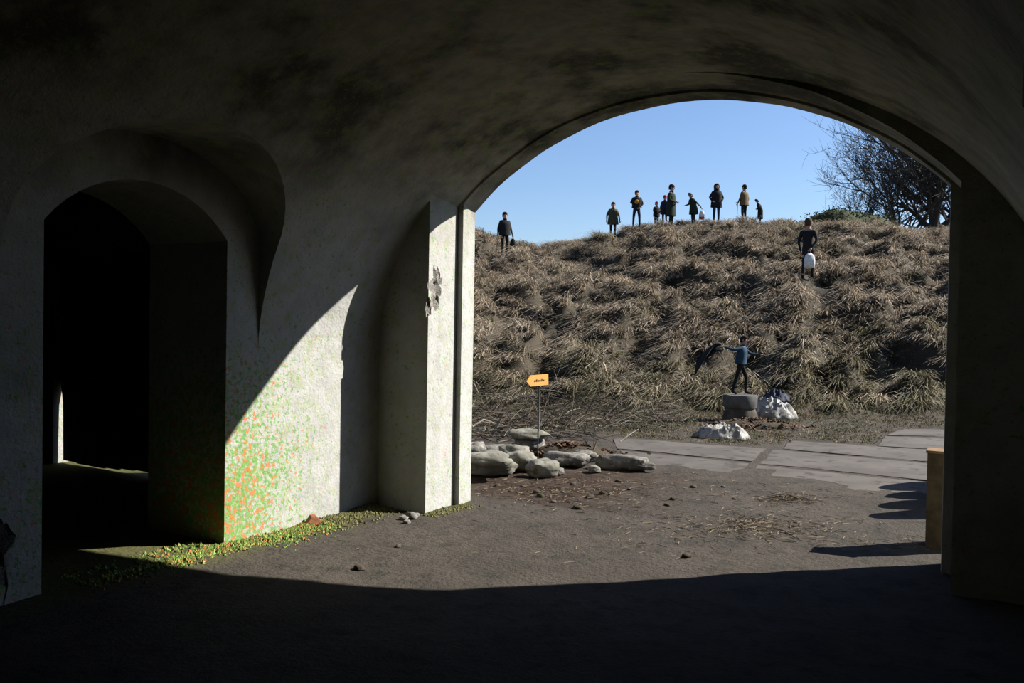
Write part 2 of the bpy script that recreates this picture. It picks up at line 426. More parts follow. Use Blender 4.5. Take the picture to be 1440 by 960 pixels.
# concrete slabs, children of the yard
SLABS = [[(862, 616), (1078, 631), (1056, 649), (868, 631)], [(872, 634), (1052, 652), (1030, 681), (914, 660)],
         [(1112, 620), (1350, 636), (1350, 654), (1101, 631)], [(1088, 633), (1350, 656), (1350, 680), (1070, 652)],
         [(1066, 655), (1350, 683), (1350, 706), (1042, 681)], [(1268, 603), (1350, 606), (1350, 615), (1248, 612)],
         [(1245, 614), (1350, 617), (1350, 634), (1233, 627)]]
for i, qd in enumerate(SLABS):
    P = [on_z(*q) for q in qd]
    if i >= 2: P[1] = P[1]+(P[1]-P[0])*.55; P[2] = P[2]+(P[2]-P[3])*.55
    cx = sum(p[0] for p in P)/4; cy = sum(p[1] for p in P)/4
    top = .020 if i < 7 else .006
    bm = bmesh.new(); n = 9
    vs = []
    for j in range(n):
        for k in range(n):
            s, t = k/(n-1), j/(n-1)
            p = (P[0]*(1-s)+P[1]*s)*(1-t)+(P[3]*(1-s)+P[2]*s)*t
            e = min(s, 1-s, t, 1-t)
            wx = .03*mnoise.noise(Vector((p[0]*3, p[1]*3, i)))
            vs.append(bm.verts.new((p[0]-cx+wx, p[1]-cy+wx*.6, top-(.012 if e == 0 else 0)-(.034*t if i in (1, 4) else 0)+.009*mnoise.noise(Vector((p[0]*1.5, p[1]*1.5, i*4.))))))
    for j in range(n-1):
        for k in range(n-1): bm.faces.new((vs[j*n+k], vs[j*n+k+1], vs[(j+1)*n+k+1], vs[(j+1)*n+k]))
    geo = bmesh.ops.extrude_face_region(bm, geom=list(bm.faces))
    for v in [g for g in geo['geom'] if isinstance(g, bmesh.types.BMVert)]: v.co.z = -.12
    bmesh.ops.recalc_face_normals(bm, faces=bm.faces)
    me = bpy.data.meshes.new('concrete_slab'); bm.to_mesh(me); bm.free()
    o = link_mesh('concrete_slab', me, M_SLAB, yard, 40); o.location = (cx, cy, 0)

# ------------------------------------------------------------------ the grassy rampart
HB = [13.0, 16.0, 18.0, 20.0, 22.0, 25.6, 31.0, 36.0, 40.5, 43.0, 50.0, 60.0, 90.0]
HZ = [-.30, -.10, .32, 1.05, 1.78, 3.02, 4.60, 5.80, 6.60, 6.62, 6.1, 5.6, 5.0]
_bb = np.linspace(13, 90, 1541); _zz = np.interp(_bb, HB, HZ)
_k = np.hanning(41); _k /= _k.sum(); _zs = np.convolve(np.pad(_zz, 20, mode='edge'), _k, mode='valid')
RX = np.array([500, 640, 665, 690, 720, 775, 830, 860, 900, 950, 1000, 1060, 1100, 1200, 1270, 1335, 1500, 1900])
RY = np.array([142, 146, 147, 140, 134, 130, 137, 146, 152, 158, 159.5, 160, 161, 159, 155, 152, 150, 140])/159.5
RA = (RX-720)/FPX*40.5
def hill_base(a, b):
    z = np.interp(b, _bb, _zs); s = np.interp(a, RA, RY)
    s = 1+(s-1)*np.clip((b-17)/8, 0, 1)
    g = .42*np.exp(-((a+.3)/1.6)**2-((b-34.0)/3.0)**2)
    return z*s-g
def dome(a, b, sa, sb, r, seed):
    wv = mnoise.noise_vector(Vector((a*.5, b*.5, seed)))
    ds, ps = mnoise.voronoi(Vector((a/sa+b*.12+wv.x*.35, b/sb+wv.y*.35, seed)))
    hgt = .55+.75*abs(mnoise.noise(ps[0]*3.1)); return hgt*max(0.0, 1-(ds[0]/r)**2)
def hill_lump(a, b):
    k = min(1, max(0, (b-16.6)/3)); kk = 1-.68*min(1, max(0, (b-34.5)/5.5))
    n_ = abs(mnoise.noise(Vector(((a-.36*b)*.62, b*.10, 31.0)))); tr = max(0.0, 1-n_/.17)
    return k*kk*(-.50*tr*tr*(3-2*tr)+.24*mnoise.noise(Vector((a*.4+b*.1, b*.33, 2.0)))+.92*dome(a, b, 1.05, 2.1, .72, 3.0)+.34*dome(a, b, .55, 1.0, .75, 9.0)-.50)
def hill_z(a, b): return float(hill_base(a, b))+hill_lump(a, b)
A1 = np.concatenate([np.arange(-17, -4, .6), np.arange(-4, 25, .16), np.arange(25, 46, 1.2)])
B1 = np.concatenate([np.arange(13.5, 44, .16), np.arange(44, 86, 2.0)])
nx = len(A1)
V = []
for b in B1:
    for a in A1:
        x, y = from_ab(a, b); V.append((x, y, hill_z(a, b)))
F = [(j*nx+i, j*nx+i+1, (j+1)*nx+i+1, (j+1)*nx+i) for j in range(len(B1)-1) for i in range(nx-1)]
me = bpy.data.meshes.new('hillside'); me.from_pydata(V, [], F); me.update()
hill = link_mesh('ground_rampart', me, M_SOIL, None, 179)
tag(hill, 'earth rampart rising behind the yard', 'hill', kind='structure')

def blades(cx, cy, cz, nb, length, width, lean, spread, cols, segs=3, seed=0, droop=.9):
    """vectorised grass: arrays cx.. per tussock; returns verts, quads, colours"""
    r = np.random.default_rng(seed); N = len(cx)*nb
    ti = np.repeat(np.arange(len(cx)), nb)
    ang = r.uniform(0, 2*PI, N); rad = r.uniform(0, 1, N)**.5
    L = length[ti]*r.uniform(.55, 1.1, N); W = width*r.uniform(.6, 1.3, N)
    ox = np.cos(ang)*rad; oy = np.sin(ang)*rad
    bx = cx[ti]+ox*spread[ti]*.55; by = cy[ti]+oy*spread[ti]*.55; bz = cz[ti]-.04
    dx = ox*.55+lean[ti, 0]+r.normal(0, .18, N); dy = oy*.55+lean[ti, 1]+r.normal(0, .18, N)
    up = r.uniform(.55, 1.0, N)
    wd = r.uniform(0, 2*PI, N); wx, wy = np.cos(wd), np.sin(wd)
    V = np.zeros((N, (segs+1)*2, 3)); C = np.zeros((N, (segs+1)*2, 4)); base = cols[ti]*r.uniform(.7, 1.25, (N, 1))
    for k in range(segs+1):
        t = k/segs; h = L*(up*t-droop*t*t*.75); o = L*t*(.45+.55*t)
        px = bx+dx*o; py = by+dy*o; pz = bz+h; ww = W*(1-.8*t)*.5
        V[:, 2*k] = np.c_[px-wx*ww, py-wy*ww, pz]; V[:, 2*k+1] = np.c_[px+wx*ww, py+wy*ww, pz]
        C[:, 2*k, :3] = base; C[:, 2*k+1, :3] = base
    C[..., 3] = 1
    m = (segs+1)*2; st = np.arange(N)[:, None]*m
    Q = np.concatenate([st+np.array([[2*k, 2*k+1, 2*k+3, 2*k+2]]) for k in range(segs)], 0)
    return V.reshape(-1, 3), Q, C.reshape(-1, 4)
def raw_mesh(name, V, Q, C, mat, parent=None):
    me = bpy.data.meshes.new(name)
    me.vertices.add(len(V)); me.vertices.foreach_set('co', V.astype(np.float32).ravel())
    me.loops.add(Q.size); me.loops.foreach_set('vertex_index', Q.astype(np.int32).ravel())
    me.polygons.add(len(Q)); me.polygons.foreach_set('loop_start', (np.arange(len(Q))*4).astype(np.int32))
    me.update(calc_edges=True)
    at = me.color_attributes.new('col', 'FLOAT_COLOR', 'POINT'); at.data.foreach_set('color', C.astype(np.float32).ravel())
    return link_mesh(name, me, mat, parent, 179)
def hill_points(n, b0, b1, alo, ahi, seed):
    r = np.random.default_rng(seed); b = np.sqrt(r.uniform(b0*b0, b1*b1, n)); a = b*r.uniform(alo, ahi, n); return a, b
STRAW = np.array([(.43, .345, .25), (.38, .305, .22), (.33, .275, .205), (.50, .42, .325)]); GREEN = np.array([(.075, .085, .03), (.11, .105, .045)])
FEET = [(862, 40.3), (895, 40.3), (923, 40.2), (934.5, 40.6), (943.5, 39.6), (975, 40.2), (1007, 40.4), (1046, 40.4), (1069, 40.5), (710, 34.7), (1137, 25.6)]
FEET = [ab(at_depth(px_, 310, dp_)) for px_, dp_ in FEET]
def trodden(a, b):          # True where nobody stands: grass is flattened around people's feet
    ok_ = np.ones(len(a), bool)
    for i, (fa, fb) in enumerate(FEET):
        k = 1.0 if i < 9 else 1.5; ok_ &= ((a-fa)/(.42*k))**2+((b-fb+.35*k)/(.75*k))**2 > 1
    return ok_
# long straw tussocks over the whole slope
a, b = hill_points(9400, 17.3, 43.0, -.12, .60, 11)
a2, b2 = hill_points(7000, 17.0, 44.0, -.34, 1.0, 12); o2 = (a2/b2 < -.12) | (a2/b2 > .60); a = np.r_[a, a2[o2]]; b = np.r_[b, b2[o2]]
z = np.array([hill_z(i, j) for i, j in zip(a, b)]); lump = np.array([hill_lump(i, j) for i, j in zip(a, b)])
keep = rng.uniform(0, 1, len(a)) < np.clip(.62+lump*.7, .42, 1.0); a, b, z, lump = a[keep], b[keep], z[keep], lump[keep]
eb = np.random.default_rng(77).uniform(19.2, 24.0, 80); ea = eb*.305+np.random.default_rng(78).uniform(-.55, .75, 80)      # close the bare gully behind the pedestal
a = np.r_[a, ea]; b = np.r_[b, eb]; z = np.r_[z, [hill_z(i, j) for i, j in zip(ea, eb)]]; lump = np.r_[lump, np.zeros(80)]
tk = trodden(a, b); a, b, z, lump = a[tk], b[tk], z[tk], lump[tk]
x, y = from_ab(a, b)
gn = np.array([mnoise.noise(Vector((i*.35, j*.35, 4))) for i, j in zip(a, b)])
pick = rng.integers(0, 4, len(a)); cols = STRAW[pick]
gk = np.clip((22.5-b)/4.5, 0, 1)*.75+np.clip(gn, 0, 1)*.6; grn = rng.uniform(0, 1, len(a)) < gk
cols[grn] = cols[grn]*.35+GREEN[rng.integers(0, 2, grn.sum())]*.75
ln = np.zeros((len(a), 2)); lx, ly = (-.38*RT[0]+.72*RT[1]), (-.38*RT[1]-.72*RT[0]); ln[:, 0] = lx; ln[:, 1] = ly
Ls = rng.uniform(.45, .9, len(a))*np.clip(1.08-(b-36)/20, .6, 1)
cols = cols*rng.uniform(.55, 1.3, (len(a), 1))
V, Q, C = blades(x, y, z, 33, Ls, .026, ln, rng.uniform(.14, .30, len(a)), cols, 3, 5, .95)
g = raw_mesh('dry_grass', V, Q, C, M_GRASS); tag(g, 'long dry straw-coloured grass in tussocks on the rampart', 'grass', kind='stuff')
a, b = hill_points(6500, 18.0, 42.0, -.16, .66, 31); tk = trodden(a, b); a, b = a[tk], b[tk]; x, y = from_ab(a, b); z = np.array([hill_z(i, j) for i, j in zip(a, b)])
V, Q, C = blades(x, y, z, 9, rng.uniform(.25, .5, len(a)), .026, np.tile(ln[:1]*.8, (len(a), 1)), rng.uniform(.2, .4, len(a)), np.tile([[.20, .165, .115]], (len(a), 1)), 2, 6, .9)
g = raw_mesh('matted_grass', V, Q, C, M_GRASS); tag(g, 'matted dull grass between the tussocks of the rampart', 'grass', kind='stuff')
# short turf at the foot of the slope and between the slabs
a, b = hill_points(12500, 12.6, 19.5, -.10, .90, 21)
ok = []
for i, j in zip(a, b):
    X, Y = from_ab(i, j); px = 720+FPX*i/j; zz = max(0, hill_z(i, j)); py = 457+(px-670)*.0181+(CAM[2]-zz)/j*FPX
    lim = np.interp(px, [660, 840, 862, 1080, 1086, 1112, 1232, 1240, 1300, 1500], [600, 606, 613, 628, 640, 616, 624, 612, 600, 600])
    ok.append(py < lim and Y > 9)
ok = np.array(ok); a, b = a[ok], b[ok]; x, y = from_ab(a, b); z = np.array([max(0.0, hill_z(i, j)) for i, j in zip(a, b)])
cols = np.where(rng.uniform(0, 1, (len(a), 1)) < .5, np.array([[.085, .09, .035]]), np.array([[.20, .155, .10]]))
V, Q, C = blades(x, y, z, 15, rng.uniform(.10, .28, len(a)), .018, np.tile(ln[:1]*.4, (len(a), 1)), rng.uniform(.1, .25, len(a)), cols, 2, 9, .8)
g = raw_mesh('short_grass', V, Q, C, M_GRASS); tag(g, 'short green and brown grass at the foot of the rampart', 'grass', kind='stuff')

# ------------------------------------------------------------------ bare trees and dark scrub behind the ridge
def grow(mb, tw, p, d, L, r, lev, rnd, maxlev):
    n = 5 if lev < 2 else 4; pts = [p.copy()]; rads = [r]; q = p.copy(); dd = d.copy()
    for i in range(n):
        dd = (dd+Vector((rnd.gauss(0, .13), rnd.gauss(0, .13), rnd.gauss(.05, .1)))*(1 if lev else .5)).normalized()
        q = q+dd*(L/n); pts.append(q.copy()); rads.append(r*(1-.62*(i+1)/n))
    (mb if lev < 2 else tw).tube(pts, rads, 6 if lev < 2 else 3, cap=False)
    if lev >= maxlev: return
    k = {0: 10, 1: 8, 2: 5, 3: 3}[lev]
    for i in range(k):
        t = rnd.uniform(.25, 1.0) if lev else rnd.uniform(.3, 1.0)
        j = min(n-1, int(t*n)); f = t*n-j; pp = pts[j].lerp(pts[j+1], f)
        base = (pts[j+1]-pts[j]).normalized()
        sd = Vector((rnd.gauss(0, 1), rnd.gauss(0, 1), rnd.gauss(.25, .6))).normalized()
        nd = (base*.75+sd*.85).normalized()
        rr = max(.012, rads[j]*.66)
        grow(mb, tw, pp, nd, L*rnd.uniform(.45, .72), rr, lev+1, rnd, maxlev)
def tree(px, dep, height, r0, lean, seed, label, maxlev=4):
    P = at_depth(px, 320, dep); aa, bb = ab(P); zz = hill_z(aa, bb)-.2
    t = empty('bare_tree', (P[0], P[1], zz)); tag(t, label, 'tree', 'bare trees behind the ridge')
    rnd = random.Random(seed); mb = MB(); tw = MB()
    rv = Vector(RT)
    grow(mb, tw, Vector((0, 0, 0)), (Vector((0, 0, 1))+rv*lean).normalized(), height, r0, 0, rnd, maxlev)
    mb.build('trunk', M_BARK, t, 60, recalc=False); tw.build('twigs', M_BARK, t, recalc=False)['kind'] = 'stuff'
tree(1318, 56, 8.5, .36, -.10, 3, 'large bare tree with thick trunk and dense twigs behind the ridge')
tree(1342, 60, 9.0, .34, -.42, 8, 'bare tree leaning over with one long limb behind the ridge')
tree(1268, 54, 5.2, .13, -.05, 12, 'slim bare tree beside the large bare tree', 4)
tree(1228, 58, 4.4, .10, -.15, 15, 'small bare tree beside the dark scrub mound', 4)
tree(1290, 62, 7.2, .17, -.28, 19, 'bare tree with thin trunk between the slim tree and the large tree', 4)
# scrub mound
P = at_depth(1188, 310, 47.5); aa, bb = ab(P)
sc = empty('evergreen_scrub', (P[0], P[1], hill_z(aa, bb)+.15), TH); tag(sc, 'low dark green scrub mound behind the ridge', 'shrub')
def mound(d): return 1+.22*mnoise.noise(d*2.2)+.12*mnoise.noise(d*5)
mb = MB(); mb.ellip((0, 0, 0), (3.6, 1.4, 1.9), 28, 14, mound)
mb.build('core', mottled('scrub_core', (.045, .058, .020), (.04, .05, .018), 3, .9, .5, .05), sc, 60)
r = np.random.default_rng(3); V = []; Q = []; C = []
for i in range(5200):
    d = Vector(r.normal(0, 1, 3)).normalized()
    if d.z < -.05: continue
    k = mound(d)*r.uniform(.97, 1.1); p = Vector((d.x*3.6*k, d.y*1.4*k, d.z*1.9*k)); n1 = Vector(r.normal(0, 1, 3)).normalized()*.07; n2 = n1.cross(Vector(r.normal(0, 1, 3))).normalized()*.045
    s0 = len(V); V += [p-n1, p+n2, p+n1, p-n2]; Q.append([s0, s0+1, s0+2, s0+3]); cc = r.uniform(.6, 1.3); C += [(.045*cc, .058*cc, .020*cc, 1)]*4
o = raw_mesh('foliage', np.array([tuple(v) for v in V]), np.array(Q), np.array(C), M_IVY, sc); o['kind'] = 'stuff'

# ------------------------------------------------------------------ boulders, sign, brushwood
def boulder(px, py, w_, h_, d_, rz, mat, label, zbase=0.0, seed=1, tilt=0.0, name='boulder', stacked=False):
    P = on_z(px, py, 0.0 if stacked else zbase)      # stacked: px, py is the ground spot below
    mb = MB(); off = Vector((seed*3.7, seed*1.3, seed))
    def fn(d):
        q = Vector((d.x, d.y, d.z)); k = 1+.26*mnoise.noise(q*1.3+off)+.13*mnoise.noise(q*2.9+off)-.10*abs(mnoise.noise(q*2.2-off))+.04*mnoise.noise(q*7+off)
        m = max(abs(q.x), abs(q.y)*.9, abs(q.z)*.95); return k*(.72+.28/max(m, .6)*.9)
    mb.ellip((0, 0, h_/2*.92), (w_/2*1.1, d_/2*1.1, h_/2*1.08), 26, 16, fn)
    o = mb.build(name, mat, None, 60); o.location = (P[0], P[1], zbase); o.rotation_euler = (tilt, 0, TH+rz)
    return tag(o, label, 'stone', 'boulders heaped by the gate jamb')
boulder(684, 667, .60, .20, .42, .05, M_STONE, 'rounded grey-green boulder under another one next to the gate jamb', 0, 1)
boulder(688, 654, .50, .15, .34, -.1, M_STONE, 'flat rounded boulder lying on top of another next to the gate jamb', .155, 2)
boulder(763, 671, .34, .20, .30, .3, M_STONE, 'rounded mossy boulder in front of the sign pole', 0, 3)
boulder(731, 662, .36, .23, .34, -.35, M_STONE, 'grey boulder between the jamb boulders and the sign pole', 0, 4)
boulder(722, 648, .40, .20, .30, -.2, M_STONE, 'pale boulder right beside the foot of the sign pole', .0, 5)
boulder(700, 640, .44, .14, .34, .2, M_STONE2, 'dull boulder half buried behind the two stacked boulders', .0, 6)
boulder(743, 638, .46, .13, .38, -.25, M_STONE, 'pale flat slab of stone behind the sign pole', .195, 7, stacked=True)
boulder(743, 637, .40, .22, .38, .15, M_STONE2, 'grey boulder supporting a pale slab behind the sign pole', 0, 8)
boulder(797, 655, .50, .17, .32, -.1, M_STONE2, 'rough grey boulder between the sign pole and the long pale stone', 0, 9)
boulder(822, 649, .30, .14, .24, -.3, M_STONE2, 'small rough boulder touching the long pale stone', 0, 10)
boulder(877, 660, .66, .17, .22, -.42, M_STONE2, 'long pale stone like a log at the edge of the slabs', 0, 11)
boulder(795, 638, .40, .16, .34, .5, M_STONE2, 'brown-grey boulder against the leaf heap behind the sign pole', 0, 13)
boulder(783, 667, .16, .08, .15, .1, M_STONE2, 'low rough boulder between two larger ones by the sign', 0, 14)
boulder(664, 650, .3, .26, .3, .0, M_STONE2, 'upright dull boulder hidden between the gate jamb and the stack', 0, 15)
boulder(835, 664, .14, .08, .13, .4, M_STONE, 'fist-sized pale stone beside the long pale stone', 0, 12)

# arrow sign
P = on_z(756, 646); sg = empty('arrow_sign', (P[0], P[1], 0), TH+.62); tag(sg, 'orange arrow signboard pointing left on a thin metal pole', 'sign')
mb = MB(); mb.tube([(0, 0, -.05), (0, 0, .45), (-.004, 0, 1.06)], .0085, 8); mb.tube([(-.02, 0, 1.085), (-.004, 0, 1.05)], .007, 6); mb.build('pole', M_BLACKMETAL, sg, 40)
mb = MB(); mb.tube([(.011, -.002, .35), (.011, -.002, 1.0)], .006, 6); mb.build('pole_sleeve', M_GALV, sg, 40)
mb = MB(); zc = .985; Mz = Matrix.Rotation(-.05, 3, 'Y')
pl = [(-.21, 0), (-.15, -.068), (.125, -.068), (.125, .068), (-.15, .068)]
mb.prism([Mz @ Vector((x, -.014, z))+Vector((0, 0, zc)) for x, z in pl], (0, -.012, 0)); bd = mb.build('signboard', M_ORANGE, sg)
bd['label'] = 'orange arrow-shaped board'
lt = MB(); xx = -.082
for wd_, hh in ((.016, .022), (.012, .030), (.016, .020), (.014, .022), (.010, .030), (.014, .020)):
    for sx in (-1, 1): lt.box(Mz @ Vector((xx+sx*wd_*.38, -.0275, -.004+hh/2-.012))+Vector((0, 0, zc)), (.0026, .001, hh/2))
    lt.box(Mz @ Vector((xx, -.0275, -.004))+Vector((0, 0, zc)), (wd_*.38, .001, .0028))
    xx += .027
lt.build('lettering', M_INK, bd)
bd.children[0].parent = bd

# brushwood: dead stalks and twigs heaped at the foot of the slope
rnd = random.Random(5); tw = MB()
for i in range(1250):
    px = rnd.uniform(640, 960) if i % 5 else rnd.uniform(660, 800); py = rnd.uniform(556, 622)-(0 if px < 850 else 8)
    P = on_z(px, py); aa, bb = ab(P); zz = max(0, hill_z(aa, bb))
    if py > 606 and px > 842: continue
    L = rnd.uniform(.25, 1.1); an = rnd.uniform(0, 2*PI); el = rnd.gauss(.12, .28) if i % 9 else rnd.uniform(.6, 1.3)
    d = Vector((math.cos(an)*math.cos(el), math.sin(an)*math.cos(el), abs(math.sin(el))*.8)); b0 = Vector((P[0], P[1], zz+rnd.uniform(0, .12)))
    cv = Vector((rnd.gauss(0, .12), rnd.gauss(0, .12), -abs(rnd.gauss(0, .1)))); k = rnd.uniform(.6, 1.2)
    cb = [(.13, .105, .075), (.075, .058, .043), (.20, .175, .135), (.055, .046, .038)][rnd.randrange(4)]
    tw.col = tuple(c_*k for c_ in cb)
    pts = [b0+d*(L*t)+cv*(t*t*L) for t in (0, .35, .7, 1)]
    for q in pts: q.z = max(q.z, zz+.004)
    r0 = rnd.uniform(.003, .009); tw.tube(pts, [r0, r0*.8, r0*.6, r0*.3], 3, cap=False)
o = tw.build('brushwood', M_TWIG, None, None, True, False); tag(o, 'tangled heap of dead twigs and stalks below the grassy slope', 'brushwood', kind='stuff')
def branch(pix, rads, label, mat=M_WOODPALE, forks=()):
    """pix: list of (px, py, height above ground, ground px y)"""
    pts = []
    for (px, py, gy_) in pix:
        g0 = on_z(px, gy_); dep = (g0-CAM) @ FW; pts.append(Vector(at_depth(px, py, dep)))
    base = pts[0].copy(); mb = MB(); mb.tube([p-base for p in pts], rads, 7)
    for (i, dx, dz, L) in forks:
        p = pts[i]-base; d = Vector((RT[0]*dx, RT[1]*dx, dz)).normalized(); mb.tube([p, p+d*L*.5+Vector((0, 0, .01)), p+d*L], [rads[i]*.7, rads[i]*.5, rads[i]*.2], 5)
    o = mb.build('dead_branch', mat, None, 60); o.location = base; return tag(o, label, 'branch', 'dead branches by the boulders')
branch([(690, 616, 618), (697, 602, 618), (705, 588, 618)], [.022, .026, .02], 'short thick pale branch sticking up behind the stacked boulders', forks=[(1, .8, .2, .12)])
branch([(757, 610, 612), (765, 575, 612), (775, 545, 612), (790, 512, 612)], [.008, .007, .006, .003], 'thin pale stalk leaning to one side right behind the sign')
branch([(727, 604, 607), (733, 590, 607), (741, 578, 607)], [.01, .009, .005], 'thin forked branch rising behind the pale slab', forks=[(1, -.6, .8, .15)])
branch([(833, 640, 643), (836, 628, 643), (840, 619, 643)], [.014, .012, .006], 'short bleached twig standing beside the long pale stone')
branch([(872, 621, 622), (885, 611, 620), (898, 603, 618)], [.012, .010, .005], 'pale stick lying across the nearest edge of a concrete slab')
branch([(850, 585, 586), (868, 568, 583), (892, 556, 580)], [.02, .018, .008], 'dark bent branch lying at the foot of the slope', M_BARK, [(1, .9, .25, .3)])
branch([(664, 600, 612), (680, 590, 610), (700, 596, 608)], [.016, .016, .008], 'arched pale branch between the gate jamb and the brushwood')
# brown leaf heap behind the boulders
def leaf_heap(px, py, w_, d_, h_, n, label, seed):
    rnd = random.Random(seed); lf = MB(); c0 = on_z(px, py)
    for i in range(n):
        rx, ry = rnd.gauss(0, w_*.75), rnd.gauss(0, d_*.75); p = Vector((RT[0]*rx-RT[1]*ry, RT[1]*rx+RT[0]*ry, 0)); p.z = h_*math.exp(-(rx/w_)**2-(ry/d_)**2)+rnd.uniform(0, .03)
        k = rnd.uniform(.6, 1.3); lf.col = [(.12*k, .06*k, .03*k), (.16*k, .095*k, .055*k), (.08*k, .045*k, .027*k)][rnd.randrange(3)]
        a_ = rnd.uniform(0, 2*PI); s_ = rnd.uniform(.02, .045); t1 = Vector((math.cos(a_), math.sin(a_), rnd.gauss(0, .4)))*s_; t2 = Vector((-math.sin(a_), math.cos(a_), rnd.gauss(0, .4)))*s_*.6
        ids = [lf.vert(p+q) for q in (-t1, t2, t1, -t2)]; lf.face(ids)
    o = lf.build('leaf_heap', M_LEAF, None, None, True, False); o.location = (c0[0], c0[1], 0); tag(o, label, 'leaves', kind='stuff')
    mb = MB(); mb.ellip((0, 0, 0), (w_*1.25, d_*1.25, h_*.95), 16, 8, lambda d: 1+.2*mnoise.noise(d*3)); c = mb.build('soil_core', M_SOIL, o, 60); c.rotation_euler = (0, 0, TH)
leaf_heap(800, 640, .42, .28, .15, 1000, 'heap of rusty brown fallen leaves behind the boulders', 8)
leaf_heap(1058, 600, .55, .30, .13, 1000, 'litter of brown leaves between the pedestal and the pale sheets', 9)

# straw, clods and pebbles strewn over the yard
rnd = random.Random(15); st = MB()
def straw_bit(px, py, L, col):
    P = on_z(px, py); an = rnd.uniform(0, 2*PI); z0 = yard_z(P[0], P[1])+rnd.uniform(.003, .010)
    if P[1] < 7.15 and not .8 < P[0] < 4.2: return
    d = Vector((math.cos(an), math.sin(an), rnd.uniform(-.02, .12)))*L; st.col = col
    p = Vector((P[0], P[1], z0)); st.tube([p, p+d*.5+Vector((0, 0, .001)), p+d], [.0024, .0022, .0014], 3, cap=False)
for (cx, cy, sx, sy, n) in ((1080, 745, 60, 8, 320), (1110, 703, 22, 4, 300), (1000, 735, 90, 12, 260), (860, 690, 60, 15, 300), (760, 690, 60, 10, 420), (1060, 735, 20, 5, 160), (1220, 765, 60, 6, 90), (1060, 690, 80, 10, 90), (900, 760, 140, 14, 60)):
    for i in range(n):
        k = rnd.uniform(.7, 1.2); straw_bit(rnd.gauss(cx, sx), rnd.gauss(cy, sy), rnd.uniform(.03, .10), tuple(c_*k for c_ in ((.25, .20, .135) if rnd.random() < .7 else (.08, .055, .035))))
o = st.build('scattered_straw', M_TWIG, None, None, True, False); tag(o, 'loose straw and stalks strewn over the yard', 'straw', kind='stuff')
cl = MB(); CL = [(707, 688), (718, 690), (755, 693), (760, 697), (778, 704), (806, 682), (812, 713), (848, 695), (858, 697), (938, 711), (946, 702), (975, 685), (1017, 685), (1032, 702), (700, 682), (735, 684), (885, 690), (830, 700), (790, 690), (870, 676), (905, 683), (1100, 700), (1120, 703), (965, 785), (560, 770), (505, 800)]
CLO = []
for i, (px, py) in enumerate(CL):
    P = on_z(px, py); mb = MB(); s_ = rnd.uniform(.022, .055); off = Vector((i*1.7, i, 0))
    mb.ellip((0, 0, s_*.3), (s_, s_*.8, s_*.55), 9, 6, lambda d: 1+.4*mnoise.noise(d*2.2+off)); 
    o = mb.build('soil_clod', M_SOIL if i % 4 else M_PEDLOW, None, 60); o.location = (P[0], P[1], yard_z(P[0], P[1])-.005); o.rotation_euler = (0, 0, i)
    tag(o, 'small dark clod of earth on the trodden yard', 'clod', 'clods of earth on the yard')
    if i % 4 == 0: tag(o, 'small rounded pebble on the trodden yard', 'pebble', 'pebbles on the yard')

# moss cushions along the foot of the left wall
rnd = random.Random(31); ms = MB()
for i in range(5200):
    v = rnd.uniform(3.3, 6.75); u = abs(rnd.gauss(0, .15 if v > 4.6 else .09)) if v < 6.1 else .55+abs(rnd.gauss(0, .07))
    if v < 3.9 and rnd.random() < .6: continue
    if 3.06 < v < 4.43 and rnd.random() < .3: u = rnd.uniform(-.25, .1)
    elif u < .005: continue
    if u > .75: continue
    s_ = rnd.uniform(.006, .017)*(1 if u < .4 else .8); k = rnd.uniform(.7, 1.3); t = rnd.random()
    c_ = (.13, .20, .045) if t < .45 else ((.26, .25, .07) if t < .74 else ((.38, .15, .045) if t < .86 else (.20, .34, .08)))
    if v > 5.4: c_ = (.12, .115, .045) if t < .6 else (.17, .165, .07)
    ms.col = tuple(q*k for q in c_)
    z0 = yard_z(u, v); c_ = Vector((u, v, z0+s_*.2)); q = rnd.uniform(0, 2)
    ids = [ms.vert(c_+Vector((math.cos(q+j*PI/2)*s_, math.sin(q+j*PI/2)*s_, rnd.uniform(-.3, .2)*s_))) for j in range(4)]; tp = ms.vert(c_+Vector((0, 0, s_*rnd.uniform(.6, 1.4))))
    for j in range(4): ms.face((ids[j], ids[(j+1) % 4], tp))
o = ms.build('moss', M_MOSS, None, None, True, False); tag(o, 'speckled green and orange moss along the foot of the plastered wall', 'moss', kind='stuff')
# brick shard leaning on the wall, rubble by the pier
P = on_z(443, 742); mb = MB(); mb.prism([Vector((-.075, 0, 0)), Vector((.085, .0, 0)), Vector((.015, .012, .075)), Vector((-.02, .01, .07))], (.0, .05, .01))
o = mb.build('brick_shard', mottled('brick', (.36, .14, .07), (.22, .10, .06), 14, .9, .5, .01, True), None); o.location = (.10, P[1], yard_z(.1, P[1])-.008); o.rotation_euler = (.0, 0, 1.1)
tag(o, 'broken triangular piece of brick against the plastered wall', 'brick')
for i, (px, py, s_) in enumerate(((568, 732, .035), (578, 730, .05), (585, 727, .03), (572, 737, .028), (625, 717, .025))):
    P = on_z(px, py); mb = MB(); off = Vector((i*2.2, 3, i)); mb.ellip((0, 0, s_*.5), (s_*1.2, s_, s_*.8), 9, 6, lambda d: 1+.4*mnoise.noise(d*2+off))
    o = mb.build('rubble_stone', M_STONE2, None, 50); o.location = (P[0], P[1], yard_z(P[0], P[1])-.006); tag(o, 'small lump of grey rubble at the foot of the gate pier', 'rubble', 'rubble by the gate pier')

